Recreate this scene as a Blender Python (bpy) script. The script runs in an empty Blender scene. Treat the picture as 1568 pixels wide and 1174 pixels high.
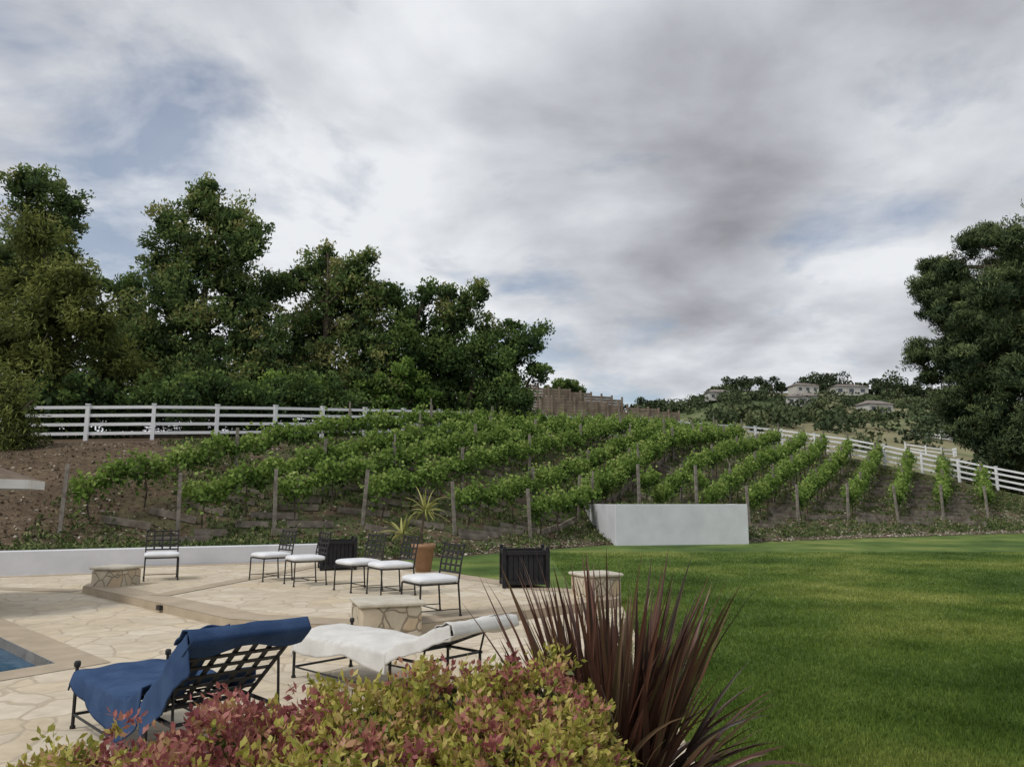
import bpy, math, numpy as np
from mathutils import Vector, Matrix
from mathutils.geometry import tessellate_polygon
rng=np.random.default_rng(7)
scene=bpy.context.scene
COL=scene.collection

# ------------------------------------------------------------ materials
def newmat(name):
    m=bpy.data.materials.new(name); m.use_nodes=True
    nt=m.node_tree; nt.nodes.clear()
    out=nt.nodes.new('ShaderNodeOutputMaterial')
    return m,nt,out
def N(nt,t,**kw):
    n=nt.nodes.new(t)
    for k,v in kw.items(): setattr(n,k,v)
    return n
def ramp(nt,stops,interp='LINEAR'):
    r=nt.nodes.new('ShaderNodeValToRGB'); r.color_ramp.interpolation=interp
    e=r.color_ramp.elements
    while len(e)<len(stops): e.new(0.5)
    for i,(p,c) in enumerate(stops):
        e[i].position=p; e[i].color=(c[0],c[1],c[2],1) if not isinstance(c,(int,float)) else (c,c,c,1)
    return r
def noise(nt,vec,scale,detail=6,rough=.55,dist=0):
    n=N(nt,'ShaderNodeTexNoise'); n.inputs['Scale'].default_value=scale
    n.inputs['Detail'].default_value=detail; n.inputs['Roughness'].default_value=rough
    n.inputs['Distortion'].default_value=dist
    nt.links.new(vec,n.inputs['Vector']); return n
def mixc(nt,fac,a,b,mode='MIX'):
    m=N(nt,'ShaderNodeMix',data_type='RGBA',blend_type=mode)
    for sock,val in ((m.inputs[0],fac),(m.inputs[6],a),(m.inputs[7],b)):
        if hasattr(val,'links'): nt.links.new(val,sock)
        elif isinstance(val,(int,float)): sock.default_value=val
        else: sock.default_value=(*val,1)
    return m.outputs[2]
def mat_noise(name,c1,c2,scale,rough=.8,bump=0.0,detail=6,metal=0,bscale=None,spec=.5):
    m,nt,out=newmat(name); L=nt.links
    tc=N(nt,'ShaderNodeTexCoord'); n=noise(nt,tc.outputs['Object'],scale,detail)
    r=ramp(nt,[(.35,c1),(.65,c2)]); L.new(n.outputs['Fac'],r.inputs[0])
    b=N(nt,'ShaderNodeBsdfPrincipled'); L.new(r.outputs[0],b.inputs['Base Color'])
    b.inputs['Roughness'].default_value=rough; b.inputs['Metallic'].default_value=metal
    b.inputs['Specular IOR Level'].default_value=spec
    if bump:
        n2=noise(nt,tc.outputs['Object'],bscale or scale*4,6)
        bp=N(nt,'ShaderNodeBump'); bp.inputs['Strength'].default_value=bump; bp.inputs['Distance'].default_value=.02
        L.new(n2.outputs['Fac'],bp.inputs['Height']); L.new(bp.outputs[0],b.inputs['Normal'])
    L.new(b.outputs[0],out.inputs[0]); return m
def mat_leaf(name,stops,trans=.3,rough=.6,spec=.08,gain=1.0):
    m,nt,out=newmat(name); L=nt.links
    a=N(nt,'ShaderNodeAttribute',attribute_name='v')
    r=ramp(nt,[(p,tuple(min(.9,q*gain) for q in c)) for p,c in stops]); L.new(a.outputs['Fac'],r.inputs[0])
    b=N(nt,'ShaderNodeBsdfPrincipled'); b.inputs['Roughness'].default_value=rough
    b.inputs['Specular IOR Level'].default_value=spec
    L.new(r.outputs[0],b.inputs['Base Color'])
    if trans<=0:
        L.new(b.outputs[0],out.inputs[0]); return m
    t=N(nt,'ShaderNodeBsdfTranslucent'); L.new(r.outputs[0],t.inputs['Color'])
    mx=N(nt,'ShaderNodeMixShader'); mx.inputs[0].default_value=trans
    L.new(b.outputs[0],mx.inputs[1]); L.new(t.outputs[0],mx.inputs[2]); L.new(mx.outputs[0],out.inputs[0]); return m

def lawn_color(nt,pos):
    n1=noise(nt,pos,.22,3,.5); n2=noise(nt,pos,.9,5,.6); n3=noise(nt,pos,12,4,.7)
    r1=ramp(nt,[(.35,(.066,.116,.028)),(.50,(.108,.168,.038)),(.64,(.195,.235,.065))]); nt.links.new(n1.outputs['Fac'],r1.inputs[0])
    r2=ramp(nt,[(.3,(.62,.66,.58)),(.5,(1,1,1)),(.7,(1.35,1.24,1.4))]); nt.links.new(n2.outputs['Fac'],r2.inputs[0])
    r3=ramp(nt,[(.3,(.6,.65,.55)),(.7,(1.35,1.3,1.4))]); nt.links.new(n3.outputs['Fac'],r3.inputs[0])
    c=mixc(nt,1.0,r1.outputs[0],r2.outputs[0],'MULTIPLY')
    return mixc(nt,.75,c,r3.outputs[0],'MULTIPLY')

def mat_ground():
    m,nt,out=newmat('lawn_and_soil'); L=nt.links
    g=N(nt,'ShaderNodeNewGeometry'); pos=g.outputs['Position']
    lawn=lawn_color(nt,pos)
    s1=noise(nt,pos,.5,4); s2=noise(nt,pos,6,8,.7); s3=noise(nt,pos,1.7,5,.6)
    r1=ramp(nt,[(.35,(.080,.058,.040)),(.6,(.145,.112,.075)),(.75,(.23,.19,.13))]); L.new(s2.outputs['Fac'],r1.inputs[0])
    r2=ramp(nt,[(.35,(.75,.7,.68)),(.65,(1.2,1.15,1.1))]); L.new(s1.outputs['Fac'],r2.inputs[0])
    soil=mixc(nt,1.0,r1.outputs[0],r2.outputs[0],'MULTIPLY')
    wm=ramp(nt,[(.42,0),(.54,1)]); L.new(s3.outputs['Fac'],wm.inputs[0])
    wd=N(nt,'ShaderNodeAttribute',attribute_name='weeds')
    mm=N(nt,'ShaderNodeMath',operation='MULTIPLY'); L.new(wm.outputs[0],mm.inputs[0]); L.new(wd.outputs['Fac'],mm.inputs[1])
    weeds=mixc(nt,s2.outputs['Fac'],(.048,.078,.026),(.11,.135,.055))
    soil=mixc(nt,mm.outputs[0],soil,weeds)
    at=N(nt,'ShaderNodeAttribute',attribute_name='soil')
    nn=noise(nt,pos,2.0,5,.6)
    a1=N(nt,'ShaderNodeMath',operation='MULTIPLY_ADD'); L.new(nn.outputs['Fac'],a1.inputs[0]); a1.inputs[1].default_value=1.2; L.new(at.outputs['Fac'],a1.inputs[2])
    rr=ramp(nt,[(.5,0),(.75,1)]); L.new(a1.outputs[0],rr.inputs[0])
    c=mixc(nt,rr.outputs[0],lawn,soil)
    b=N(nt,'ShaderNodeBsdfPrincipled'); b.inputs['Roughness'].default_value=.9; b.inputs['Specular IOR Level'].default_value=.15
    L.new(c,b.inputs['Base Color'])
    bn=noise(nt,pos,22,5,.7); bp=N(nt,'ShaderNodeBump'); bp.inputs['Strength'].default_value=.8; bp.inputs['Distance'].default_value=.05
    L.new(bn.outputs['Fac'],bp.inputs['Height']); L.new(bp.outputs[0],b.inputs['Normal'])
    L.new(b.outputs[0],out.inputs[0]); return m
def mat_grassblade():
    m,nt,out=newmat('grass_blades'); L=nt.links
    g=N(nt,'ShaderNodeNewGeometry'); lawn=lawn_color(nt,g.outputs['Position'])
    a=N(nt,'ShaderNodeAttribute',attribute_name='v')
    r=ramp(nt,[(0,(.85,.9,.75)),(.7,(1.35,1.3,1.15)),(1,(2.0,1.7,1.5))]); L.new(a.outputs['Fac'],r.inputs[0])
    c=mixc(nt,1.0,lawn,r.outputs[0],'MULTIPLY')
    b=N(nt,'ShaderNodeBsdfDiffuse'); t=N(nt,'ShaderNodeBsdfTranslucent'); mx=N(nt,'ShaderNodeMixShader'); mx.inputs[0].default_value=.35
    L.new(c,b.inputs[0]); L.new(c,t.inputs[0]); L.new(b.outputs[0],mx.inputs[1]); L.new(t.outputs[0],mx.inputs[2]); L.new(mx.outputs[0],out.inputs[0]); return m
def mat_flag(name,scale,cols,mort,edge=.035,bump=.5):
    m,nt,out=newmat(name); L=nt.links
    tc=N(nt,'ShaderNodeTexCoord'); pos=tc.outputs['Object']
    dn=noise(nt,pos,1.3,3); 
    vm=N(nt,'ShaderNodeVectorMath',operation='MULTIPLY_ADD'); L.new(dn.outputs['Color'],vm.inputs[0]); vm.inputs[1].default_value=(.35,.35,.35); L.new(pos,vm.inputs[2])
    ve=N(nt,'ShaderNodeTexVoronoi',feature='DISTANCE_TO_EDGE'); ve.inputs['Scale'].default_value=scale; L.new(vm.outputs[0],ve.inputs['Vector'])
    vc=N(nt,'ShaderNodeTexVoronoi',feature='F1'); vc.inputs['Scale'].default_value=scale; L.new(vm.outputs[0],vc.inputs['Vector'])
    sep=N(nt,'ShaderNodeSeparateColor'); L.new(vc.outputs['Color'],sep.inputs[0])
    r=ramp(nt,[(0,cols[0]),(.5,cols[1]),(1,cols[2])]); L.new(sep.outputs[0],r.inputs[0])
    n=noise(nt,pos,5,8,.65); rn=ramp(nt,[(.3,(.80,.77,.72)),(.7,(1.08,1.06,1.03))]); L.new(n.outputs['Fac'],rn.inputs[0])
    c=mixc(nt,1.0,r.outputs[0],rn.outputs[0],'MULTIPLY')
    n5=noise(nt,pos,.7,4,.6); rn5=ramp(nt,[(.3,(.86,.84,.8)),(.6,(1.03,1.03,1.03))]); L.new(n5.outputs['Fac'],rn5.inputs[0])
    c=mixc(nt,1.0,c,rn5.outputs[0],'MULTIPLY')
    em=ramp(nt,[(edge*.5,1.0),(edge,0.0)]); L.new(ve.outputs['Distance'],em.inputs[0])
    c=mixc(nt,em.outputs[0],c,mort)
    b=N(nt,'ShaderNodeBsdfPrincipled'); b.inputs['Roughness'].default_value=.75; L.new(c,b.inputs['Base Color'])
    h=ramp(nt,[(0,0.0),(edge*1.4,1.0)]); L.new(ve.outputs['Distance'],h.inputs[0])
    ad=N(nt,'ShaderNodeMath',operation='MULTIPLY_ADD'); L.new(n.outputs['Fac'],ad.inputs[0]); ad.inputs[1].default_value=.5; L.new(h.outputs[0],ad.inputs[2])
    bp=N(nt,'ShaderNodeBump'); bp.inputs['Strength'].default_value=bump; bp.inputs['Distance'].default_value=.01; L.new(ad.outputs[0],bp.inputs['Height']); L.new(bp.outputs[0],b.inputs['Normal'])
    L.new(b.outputs[0],out.inputs[0]); return m

M={}
M['ground']=mat_ground(); M['blade']=mat_grassblade()
M['flag']=mat_flag('flagstone',1.9,[(.54,.475,.37),(.63,.57,.47),(.58,.495,.365)],(.43,.36,.26))
M['pier']=mat_flag('stone_veneer',4.2,[(.42,.38,.30),(.55,.50,.41),(.44,.35,.24)],(.22,.18,.13),.045,.9)
M['cap']=mat_noise('pier_cap_stone',(.44,.40,.32),(.55,.51,.43),6,.8,.4)
M['conc']=mat_noise('tan_concrete',(.34,.275,.195),(.42,.345,.25),3,.85,.25,bscale=40)
M['stucco']=mat_noise('white_stucco',(.57,.58,.61),(.67,.68,.71),1.2,.85,.3,bscale=60)
M['white']=mat_noise('white_vinyl',(.70,.71,.73),(.78,.78,.79),2,.5)
M['iron']=mat_noise('wrought_iron',(.012,.012,.014),(.03,.028,.028),20,.5,.1,metal=.3)
M['blackwood']=mat_noise('black_painted_wood',(.008,.008,.010),(.016,.016,.018),8,.6,.2,spec=.3)
M['cushion']=mat_noise('white_cushion_fabric',(.62,.63,.66),(.74,.75,.77),4,.9,.2,bscale=60)
M['btowel']=mat_noise('blue_towel',(.036,.068,.148),(.056,.10,.20),5,.95,.6,bscale=150,spec=.1)
M['wtowel']=mat_noise('white_towel',(.60,.59,.56),(.70,.69,.66),5,.95,.5,bscale=150,spec=.1)
M['terra']=mat_noise('terracotta',(.27,.15,.08),(.36,.21,.12),5,.8,.2)
M['bark']=mat_noise('bark',(.045,.036,.028),(.13,.105,.08),5,.95,.7,bscale=14,spec=.1)
M['post']=mat_noise('weathered_wood',(.15,.135,.115),(.28,.25,.215),6,.95,.5,spec=.1)
M['timber']=mat_noise('old_timber',(.12,.10,.08),(.27,.235,.195),3,.95,.5,spec=.1)
M['brownwood']=mat_noise('brown_slats',(.17,.135,.105),(.28,.225,.17),1.2,.9,.4,spec=.1)
M['bed']=mat_noise('bark_mulch',(.05,.033,.022),(.13,.09,.06),18,.95,.9,bscale=40,spec=.1)
M['tile']=mat_noise('pool_tile',(.04,.09,.19),(.10,.19,.32),12,.3)
M['canvas']=mat_noise('umbrella_canvas',(.55,.54,.52),(.66,.65,.62),3,.9)
M['canvasb']=mat_noise('umbrella_top_trim',(.12,.085,.06),(.18,.13,.09),3,.9)
M['roof']=mat_noise('roof_tile',(.16,.14,.13),(.24,.20,.18),.6,.9)
M['housewall']=mat_noise('house_wall',(.42,.41,.38),(.54,.52,.49),.3,.9)
M['glass']=mat_noise('window_glass',(.03,.04,.05),(.06,.07,.09),.3,.15)
def mat_water():
    m,nt,out=newmat('pool_water'); tc=N(nt,'ShaderNodeTexCoord'); n=noise(nt,tc.outputs['Object'],5,3)
    r=ramp(nt,[(.3,(.03,.085,.15)),(.7,(.06,.14,.22))]); nt.links.new(n.outputs['Fac'],r.inputs[0])
    b=N(nt,'ShaderNodeBsdfPrincipled'); b.inputs['Roughness'].default_value=.06; b.inputs['IOR'].default_value=1.33
    bp=N(nt,'ShaderNodeBump'); bp.inputs['Strength'].default_value=.25; bp.inputs['Distance'].default_value=.03
    nt.links.new(n.outputs['Fac'],bp.inputs['Height']); nt.links.new(bp.outputs[0],b.inputs['Normal']); nt.links.new(r.outputs[0],b.inputs['Base Color'])
    nt.links.new(b.outputs[0],out.inputs[0]); return m
M['water']=mat_water()
def mat_hill():
    m,nt,out=newmat('hill_scrub'); L=nt.links
    g=N(nt,'ShaderNodeNewGeometry'); pos=g.outputs['Position']
    n1=noise(nt,pos,.022,6,.6); n2=noise(nt,pos,.2,6,.7)
    r1=ramp(nt,[(.38,(.075,.10,.05)),(.48,(.12,.15,.07)),(.56,(.23,.215,.13))]); L.new(n1.outputs['Fac'],r1.inputs[0])  # hill tones lightened in the colour to stand in for haze
    r2=ramp(nt,[(.3,(.7,.7,.7)),(.7,(1.25,1.25,1.25))]); L.new(n2.outputs['Fac'],r2.inputs[0])
    c=mixc(nt,1.0,r1.outputs[0],r2.outputs[0],'MULTIPLY')
    b=N(nt,'ShaderNodeBsdfDiffuse'); L.new(c,b.inputs[0]); L.new(b.outputs[0],out.inputs[0]); return m
M['hill']=mat_hill()
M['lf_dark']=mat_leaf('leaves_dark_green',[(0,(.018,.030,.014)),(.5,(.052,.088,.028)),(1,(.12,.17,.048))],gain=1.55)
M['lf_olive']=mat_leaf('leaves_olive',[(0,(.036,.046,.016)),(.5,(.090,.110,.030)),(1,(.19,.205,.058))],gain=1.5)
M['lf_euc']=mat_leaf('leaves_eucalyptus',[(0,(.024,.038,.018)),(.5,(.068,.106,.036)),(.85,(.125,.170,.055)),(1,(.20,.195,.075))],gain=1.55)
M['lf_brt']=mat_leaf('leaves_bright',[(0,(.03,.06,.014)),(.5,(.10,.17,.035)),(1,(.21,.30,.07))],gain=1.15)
M['lf_pine']=mat_leaf('pine_needles',[(0,(.018,.030,.016)),(.5,(.048,.070,.032)),(1,(.11,.135,.055))],0,gain=1.4)
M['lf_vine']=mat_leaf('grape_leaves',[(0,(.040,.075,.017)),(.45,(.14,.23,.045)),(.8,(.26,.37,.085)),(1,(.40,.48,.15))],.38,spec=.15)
M['lf_hill']=mat_leaf('hill_leaves',[(0,(.046,.064,.036)),(.5,(.082,.108,.054)),(1,(.16,.175,.085))],0,rough=.9,spec=.0)  # distance haze painted in: leaf colours lightened
M['lf_weed']=mat_leaf('weeds',[(0,(.04,.07,.02)),(.6,(.10,.14,.045)),(1,(.24,.23,.11))],0)
M['lf_litter']=mat_leaf('leaf_litter',[(0,(.08,.06,.04)),(.6,(.25,.20,.145)),(1,(.50,.46,.39))],0)
M['lf_hedge']=mat_leaf('nandina_leaves',[(0,(.04,.055,.02)),(.18,(.13,.16,.035)),(.34,(.34,.34,.06)),(.48,(.52,.45,.12)),(.60,(.46,.26,.15)),(.76,(.42,.155,.14)),(.9,(.30,.09,.10)),(1,(.17,.055,.055))],.3,.5,.3)
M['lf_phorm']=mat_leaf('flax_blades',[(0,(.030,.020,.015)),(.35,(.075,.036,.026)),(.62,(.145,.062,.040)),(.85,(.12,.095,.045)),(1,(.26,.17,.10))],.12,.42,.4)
M['lf_yucca']=mat_leaf('yucca_blades',[(0,(.08,.10,.03)),(.5,(.28,.30,.09)),(1,(.48,.46,.18))],.25)
M['lf_grey']=mat_leaf('greygreen_leaves',[(0,(.05,.07,.04)),(.5,(.13,.17,.09)),(1,(.30,.33,.20))])

# ------------------------------------------------------------ mesh helpers
def link(o,parent=None):
    COL.objects.link(o)
    if parent is not None: o.parent=parent
    return o
def empty(name,loc=(0,0,0)):
    e=bpy.data.objects.new(name,None); e.empty_display_size=.2; e.location=loc; COL.objects.link(e); return e
def np_mesh(name,V,F,mat,v=None,parent=None,smooth=False,attrs=None):
    V=np.asarray(V,dtype=np.float32); F=np.asarray(F,dtype=np.int32)
    n,k=F.shape; me=bpy.data.meshes.new(name)
    me.vertices.add(len(V)); me.vertices.foreach_set('co',V.ravel())
    me.loops.add(n*k); me.loops.foreach_set('vertex_index',F.ravel())
    me.polygons.add(n); me.polygons.foreach_set('loop_start',np.arange(n,dtype=np.int32)*k)
    me.update(calc_edges=True)
    if v is not None:
        a=me.attributes.new('v','FLOAT','FACE'); a.data.foreach_set('value',np.clip(v,0,1).astype(np.float32))
    if attrs:
        for kk,vv in attrs.items():
            a=me.attributes.new(kk,'FLOAT','POINT'); a.data.foreach_set('value',np.asarray(vv,dtype=np.float32))
    if smooth: me.polygons.foreach_set('use_smooth',np.ones(n,dtype=bool))
    me.materials.append(mat)
    return link(bpy.data.objects.new(name,me),parent)
class MB:
    def __init__(s): s.V=[];s.F=[];s.I=[]
    def add(s,vs,fs,mi=0):
        o=len(s.V); s.V+= [tuple(v) for v in vs]; s.F+=[tuple(i+o for i in f) for f in fs]; s.I+=[mi]*len(fs)
    def tube(s,p0,p1,r0,r1=None,n=6,mi=0):
        if r1 is None: r1=r0
        p0=Vector(p0);p1=Vector(p1); d=(p1-p0)
        if d.length<1e-6: return
        d.normalize(); a=d.orthogonal().normalized(); b=d.cross(a)
        vs=[]
        for p,r in ((p0,r0),(p1,r1)):
            for i in range(n):
                t=2*math.pi*i/n; vs.append(p+(a*math.cos(t)+b*math.sin(t))*r)
        fs=[(i,(i+1)%n,n+(i+1)%n,n+i) for i in range(n)]+[tuple(range(n))[::-1],tuple(range(n,2*n))]
        s.add(vs,fs,mi)
    def path(s,pts,r0,r1,n=7,mi=0):
        m=len(pts)-1
        for i in range(m):
            s.tube(pts[i],pts[i+1],r0+(r1-r0)*i/m,r0+(r1-r0)*(i+1)/m,n,mi)
    def box(s,c,size,R=None,mi=0,bev=0.0):
        hx,hy,hz=size[0]/2,size[1]/2,size[2]/2
        c=Vector(c)
        if bev<=0:
            P=[Vector((x,y,z)) for x in(-hx,hx) for y in(-hy,hy) for z in(-hz,hz)]
            fs=[(0,1,3,2),(4,6,7,5),(0,4,5,1),(2,3,7,6),(0,2,6,4),(1,5,7,3)]
        else:
            P=[];b=bev
            for z,ins in((-hz,b),(-hz+b,0),(hz-b,0),(hz,b)):
                x=hx-ins;y=hy-ins;q=b
                P+=[Vector(t+(z,)) for t in((-x+q,-y),(x-q,-y),(x,-y+q),(x,y-q),(x-q,y),(-x+q,y),(-x,y-q),(-x,-y+q))]
            fs=[tuple(range(8))[::-1],tuple(range(24,32))]
            for l in range(3):
                for i in range(8): fs.append((l*8+i,l*8+(i+1)%8,(l+1)*8+(i+1)%8,(l+1)*8+i))
        if R is not None: P=[R@p for p in P]
        s.add([p+c for p in P],fs,mi)
    def cushion(s,c,size,mi=0,nu=20,nv=10,e=.35,R=None):
        vs=[];fs=[];c=Vector(c)
        sg=lambda x,p: math.copysign(abs(x)**p,x)
        for j in range(nv+1):
            ph=-math.pi/2+math.pi*j/nv
            for i in range(nu):
                th=2*math.pi*i/nu
                p=Vector((size[0]/2*sg(math.cos(ph),.5)*sg(math.cos(th),e),size[1]/2*sg(math.cos(ph),.5)*sg(math.sin(th),e),size[2]/2*sg(math.sin(ph),.8)))
                if R is not None: p=R@p
                vs.append(c+p)
        for j in range(nv):
            for i in range(nu): fs.append((j*nu+i,j*nu+(i+1)%nu,(j+1)*nu+(i+1)%nu,(j+1)*nu+i))
        s.add(vs,fs,mi)
    def obj(s,name,mats,parent=None,smooth=False):
        me=bpy.data.meshes.new(name); me.from_pydata(s.V,[],s.F)
        for m in mats: me.materials.append(m)
        me.polygons.foreach_set('material_index',s.I)
        if smooth: me.polygons.foreach_set('use_smooth',[True]*len(s.F))
        me.update(); return link(bpy.data.objects.new(name,me),parent)
def Rz(a): return Matrix.Rotation(a,3,'Z')
def unit(v): return v/np.maximum(np.linalg.norm(v,axis=-1,keepdims=True),1e-9)
def cards(C,D,Lg,W):
    n=len(C); S=unit(np.cross(D,rng.normal(size=(n,3)))); Lg=np.broadcast_to(Lg,(n,))[:,None]; W=np.broadcast_to(W,(n,))[:,None]
    Nn=np.cross(D,S)
    V=np.stack([C-D*Lg/2,C+S*W/2+Nn*W*.15,C+D*Lg/2,C-S*W/2+Nn*W*.15],1).reshape(-1,3)
    F=np.arange(n*4).reshape(n,4); return V,F

# ------------------------------------------------------------ terrain
TX=[-90,-26,-11.42,-4.9,-1.7,3.8,9.2,19,26,32,60,120]
TY=[-19.6,10.77,17.7,20.8,23.8,30.1,31.6,37,40.5,43,50,60]
FX=[-90,-60,-19.2,-14.2,-10.4,-3,6.2,12.6,20,24.9,28.5,30.1,32.5,60,120]
FY=[20,27,30,31,33.5,42,50,56,60,56,52,48.6,46.5,60,75]
FZ=[3.8,3.9,3.95,4.1,4.35,5.15,5.6,6.0,5.9,4.7,3.3,2.4,1.6,1.5,1.5]
PS=[0,.10,.18,.25,.34,.42,.5,.6,.72,.85,1]
PZ=[0,.045,.10,.18,.335,.475,.60,.73,.85,.93,1]
POOL=[(-4.7,8.3),(-9.5,13.0),(-13.0,8.1),(-8.2,3.4)]
def inpoly(x,y,P,):
    x=np.asarray(x);y=np.asarray(y);r=np.zeros(np.broadcast(x,y).shape,bool); n=len(P)
    for i in range(n):
        x0,y0=P[i];x1,y1=P[(i+1)%n]
        c=((y0>y)!=(y1>y))&(x<(x1-x0)*(y-y0)/(y1-y0+1e-12)+x0); r^=c
    return r
pc=np.mean(POOL,axis=0); POOLX=[tuple(pc+(np.array(p)-pc)*1.12) for p in POOL]
def H(x,y,pool=True):
    x=np.asarray(x,float);y=np.asarray(y,float)
    yt=np.interp(x,TX,TY);yf=np.interp(x,FX,FY);zf=np.interp(x,FX,FZ)
    s=(y-yt)/np.maximum(yf-yt,1)
    wsteep=np.clip(1-(x-9)/8,0,1)
    sc=np.clip(s,0,1)
    p=zf*(np.interp(sc,PS,PZ)*wsteep+(1-wsteep)*sc**1.05)
    p=p+sc*(1-sc)*.3*(np.sin(x*.9+y*.3)+np.sin(y*.8-x*.25))*.5
    dy=y-yf
    rise=np.clip(dy,0,12)*.11*np.clip(1-(x-2)/8,0,1)
    far=(zf+rise)*np.clip(1-(dy-22)/50,0,1); p=np.where(s>1,far,p)
    back=(x<-4.7)&(y>yt+.45)&(x>-40); p=np.where(back,np.maximum(p,.47),p)
    box=(x>4.5-.165*(y-30.25))&(x<8.85)&(y>30.45+.204*(x-3.95))&(y<34.6); p=np.where(box,np.maximum(p,1.42),p)
    if pool: p=np.where(inpoly(x,y,POOLX),-2.0,p)
    return p
def lin(a,b,n): return list(np.linspace(a,b,n,endpoint=False))
gx=np.array(lin(-1200,-100,12)+lin(-100,-30,30)+lin(-30,40,215)+lin(40,110,30)+lin(110,1200,14)+[1200])
gy=np.array(lin(-60,-2,10)+lin(-2,64,205)+lin(64,120,20)+lin(120,1600,16)+[1600])
X,Y=np.meshgrid(gx,gy); Z=H(X,Y)
far=np.clip((Y-90)/100,0,1); Z=Z-far*2
nx,ny=len(gx),len(gy); idx=np.arange(nx*ny).reshape(ny,nx)
F=np.stack([idx[:-1,:-1],idx[:-1,1:],idx[1:,1:],idx[1:,:-1]],-1).reshape(-1,4)
yt=np.interp(X,TX,TY); soil=np.clip((Y-yt)*1.0,-5,5)
weeds=np.clip((X+13)/5,0,1)*.85
np_mesh('ground',np.stack([X,Y,Z],-1).reshape(-1,3),F,M['ground'],smooth=True,attrs={'soil':soil.ravel(),'weeds':weeds.ravel()})

n=300000
yy=3.2*np.exp(rng.random(n)*math.log(26/3.2)); xx=1.15+rng.random(n)*(yy*.78-0.0)
k=(xx>1.18)|(yy>14.5); xx=xx[k];yy=yy[k]; n=len(xx)
zz=H(xx,yy); sc=(1+yy*.05)
P=np.stack([xx,yy,zz],1); a=rng.random(n)*2*math.pi
sd=np.stack([np.cos(a),np.sin(a),0*a],1)*(.004*sc)[:,None]
tip=P+np.stack([rng.normal(0,.014,n),rng.normal(0,.014,n),rng.uniform(.02,.05,n)],1)
V=np.stack([P-sd,P+sd,tip],1).reshape(-1,3)
np_mesh('lawn_grass',V,np.arange(n*3).reshape(n,3),M['blade'],v=rng.random(n)**1.5)

# ------------------------------------------------------------ hills
RXb=[-1.2,-.4,-.1,.04,.10,.143,.183,.227,.27,.313,.357,.40,.443,.487,.527,.62,.77,1.4]
RZb=[20,26,28,30,32,35,38,39,44,46,45,46,45,44.5,44,42,42,30]
def HH(x,y):
    b=x/np.maximum(y,60); zr=np.interp(b,RXb,RZb); t=np.clip((y-75)/225,0,1)
    z=-1.5+zr*t**1.05
    z=z+(np.sin(x*.07+y*.03)*1.6+np.sin(x*.031-y*.05+1)*2.2+np.sin(y*.11+x*.013)*1.0)*np.minimum(t,1-t)*2.4
    return np.where(y>300,z-(y-300)*.12,z)
gx=np.linspace(-260,420,230); gy=np.linspace(75,430,120); X,Y=np.meshgrid(gx,gy); Z=HH(X,Y)
idx=np.arange(X.size).reshape(X.shape)
F=np.stack([idx[:-1,:-1],idx[:-1,1:],idx[1:,1:],idx[1:,:-1]],-1).reshape(-1,4)
np_mesh('hills',np.stack([X,Y,Z],-1).reshape(-1,3),F,M['hill'],smooth=True)
def clump_leaves(C,R,per,Lg,W,flat=.7,v0=None,vr=.35,outward=None,clip=None):
    n=len(C); m=n*per
    ci=np.repeat(np.arange(n),per); off=rng.normal(size=(m,3))*.55
    if clip:
        ln=np.linalg.norm(off,axis=1,keepdims=True); off=off*np.minimum(1,clip/np.maximum(ln,1e-6))
    off[:,2]*=flat
    P=C[ci]+off*R[ci][:,None]; D=unit(rng.normal(size=(m,3))+ (0 if outward is None else outward[ci]*1.2))
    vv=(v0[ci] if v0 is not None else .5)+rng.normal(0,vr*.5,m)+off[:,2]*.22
    V,F=cards(P,D,rng.uniform(.7,1.3,m)*Lg,rng.uniform(.7,1.3,m)*W); return V,F,vv
def merge(parts):
    Vs=[];Fs=[];vs=[];o=0
    for V,F,v in parts: Vs.append(V);Fs.append(F+o);vs.append(v);o+=len(V)
    return np.concatenate(Vs),np.concatenate(Fs),np.concatenate(vs)
nC=1500
b=rng.uniform(.02,.75,nC); y=rng.uniform(105,300,nC)**1.0; x=b*y
mask=(np.sin(x*.09+1)+np.sin(y*.07+x*.02)+np.sin(x*.05-y*.045)+rng.normal(0,.5,nC))>.1
mask&=~((b>.42)&(b<.60)&(y<185)&(rng.random(nC)<.75))
x=x[mask];y=y[mask]
R=rng.uniform(1.4,4.2,len(x))*(.55+.45*y/300); C=np.stack([x,y,HH(x,y)+R*.5],1)
p1=clump_leaves(C,R,110,.95,.65,.75,v0=rng.uniform(.0,.7,len(x)),vr=.15,clip=.95)
rb=np.array([.143,.16,.175,.185,.20,.24,.268,.286,.300,.310,.325,.34,.352,.385,.395,.405,.418,.425,.432,.44,.455,.47,.482,.49,.50,.51,.52]+list(rng.uniform(.12,.55,30)))
rr=np.array([2.2,3,3.2,2.5,2,2,2.5,3.2,3,3.4,3.6,3.0,2,3.5,4.2,3.6,4.4,4.8,3.6,3.0,2.2,3.4,4.4,4.8,4.4,3.6,3]+list(rng.uniform(1.2,2.6,30)))*1.05
ry=rng.uniform(285,300,len(rb)); rx=rb*ry
C=np.stack([rx,ry,HH(rx,ry)+rr*.95],1)
parts=[p1]
for q in range(4):
    Cq=C+rng.normal(0,1,C.shape)*rr[:,None]*[.55,.2,.32]; parts.append(clump_leaves(Cq,rr*.62,110,.95,.6,.7,v0=rng.uniform(.0,.35,len(rb)),vr=.15,clip=.9))
m=MB()
for i in range(len(rb)): m.tube((rx[i],ry[i],float(HH(rx[i],ry[i]))-1),(rx[i],ry[i],float(C[i,2])),.4,.25,5)
e=empty('hillside_trees'); V,F,v=merge(parts); np_mesh('crowns',V,F,M['lf_hill'],v=v,parent=e); m.obj('trunks',[M['bark']],e)
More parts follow.
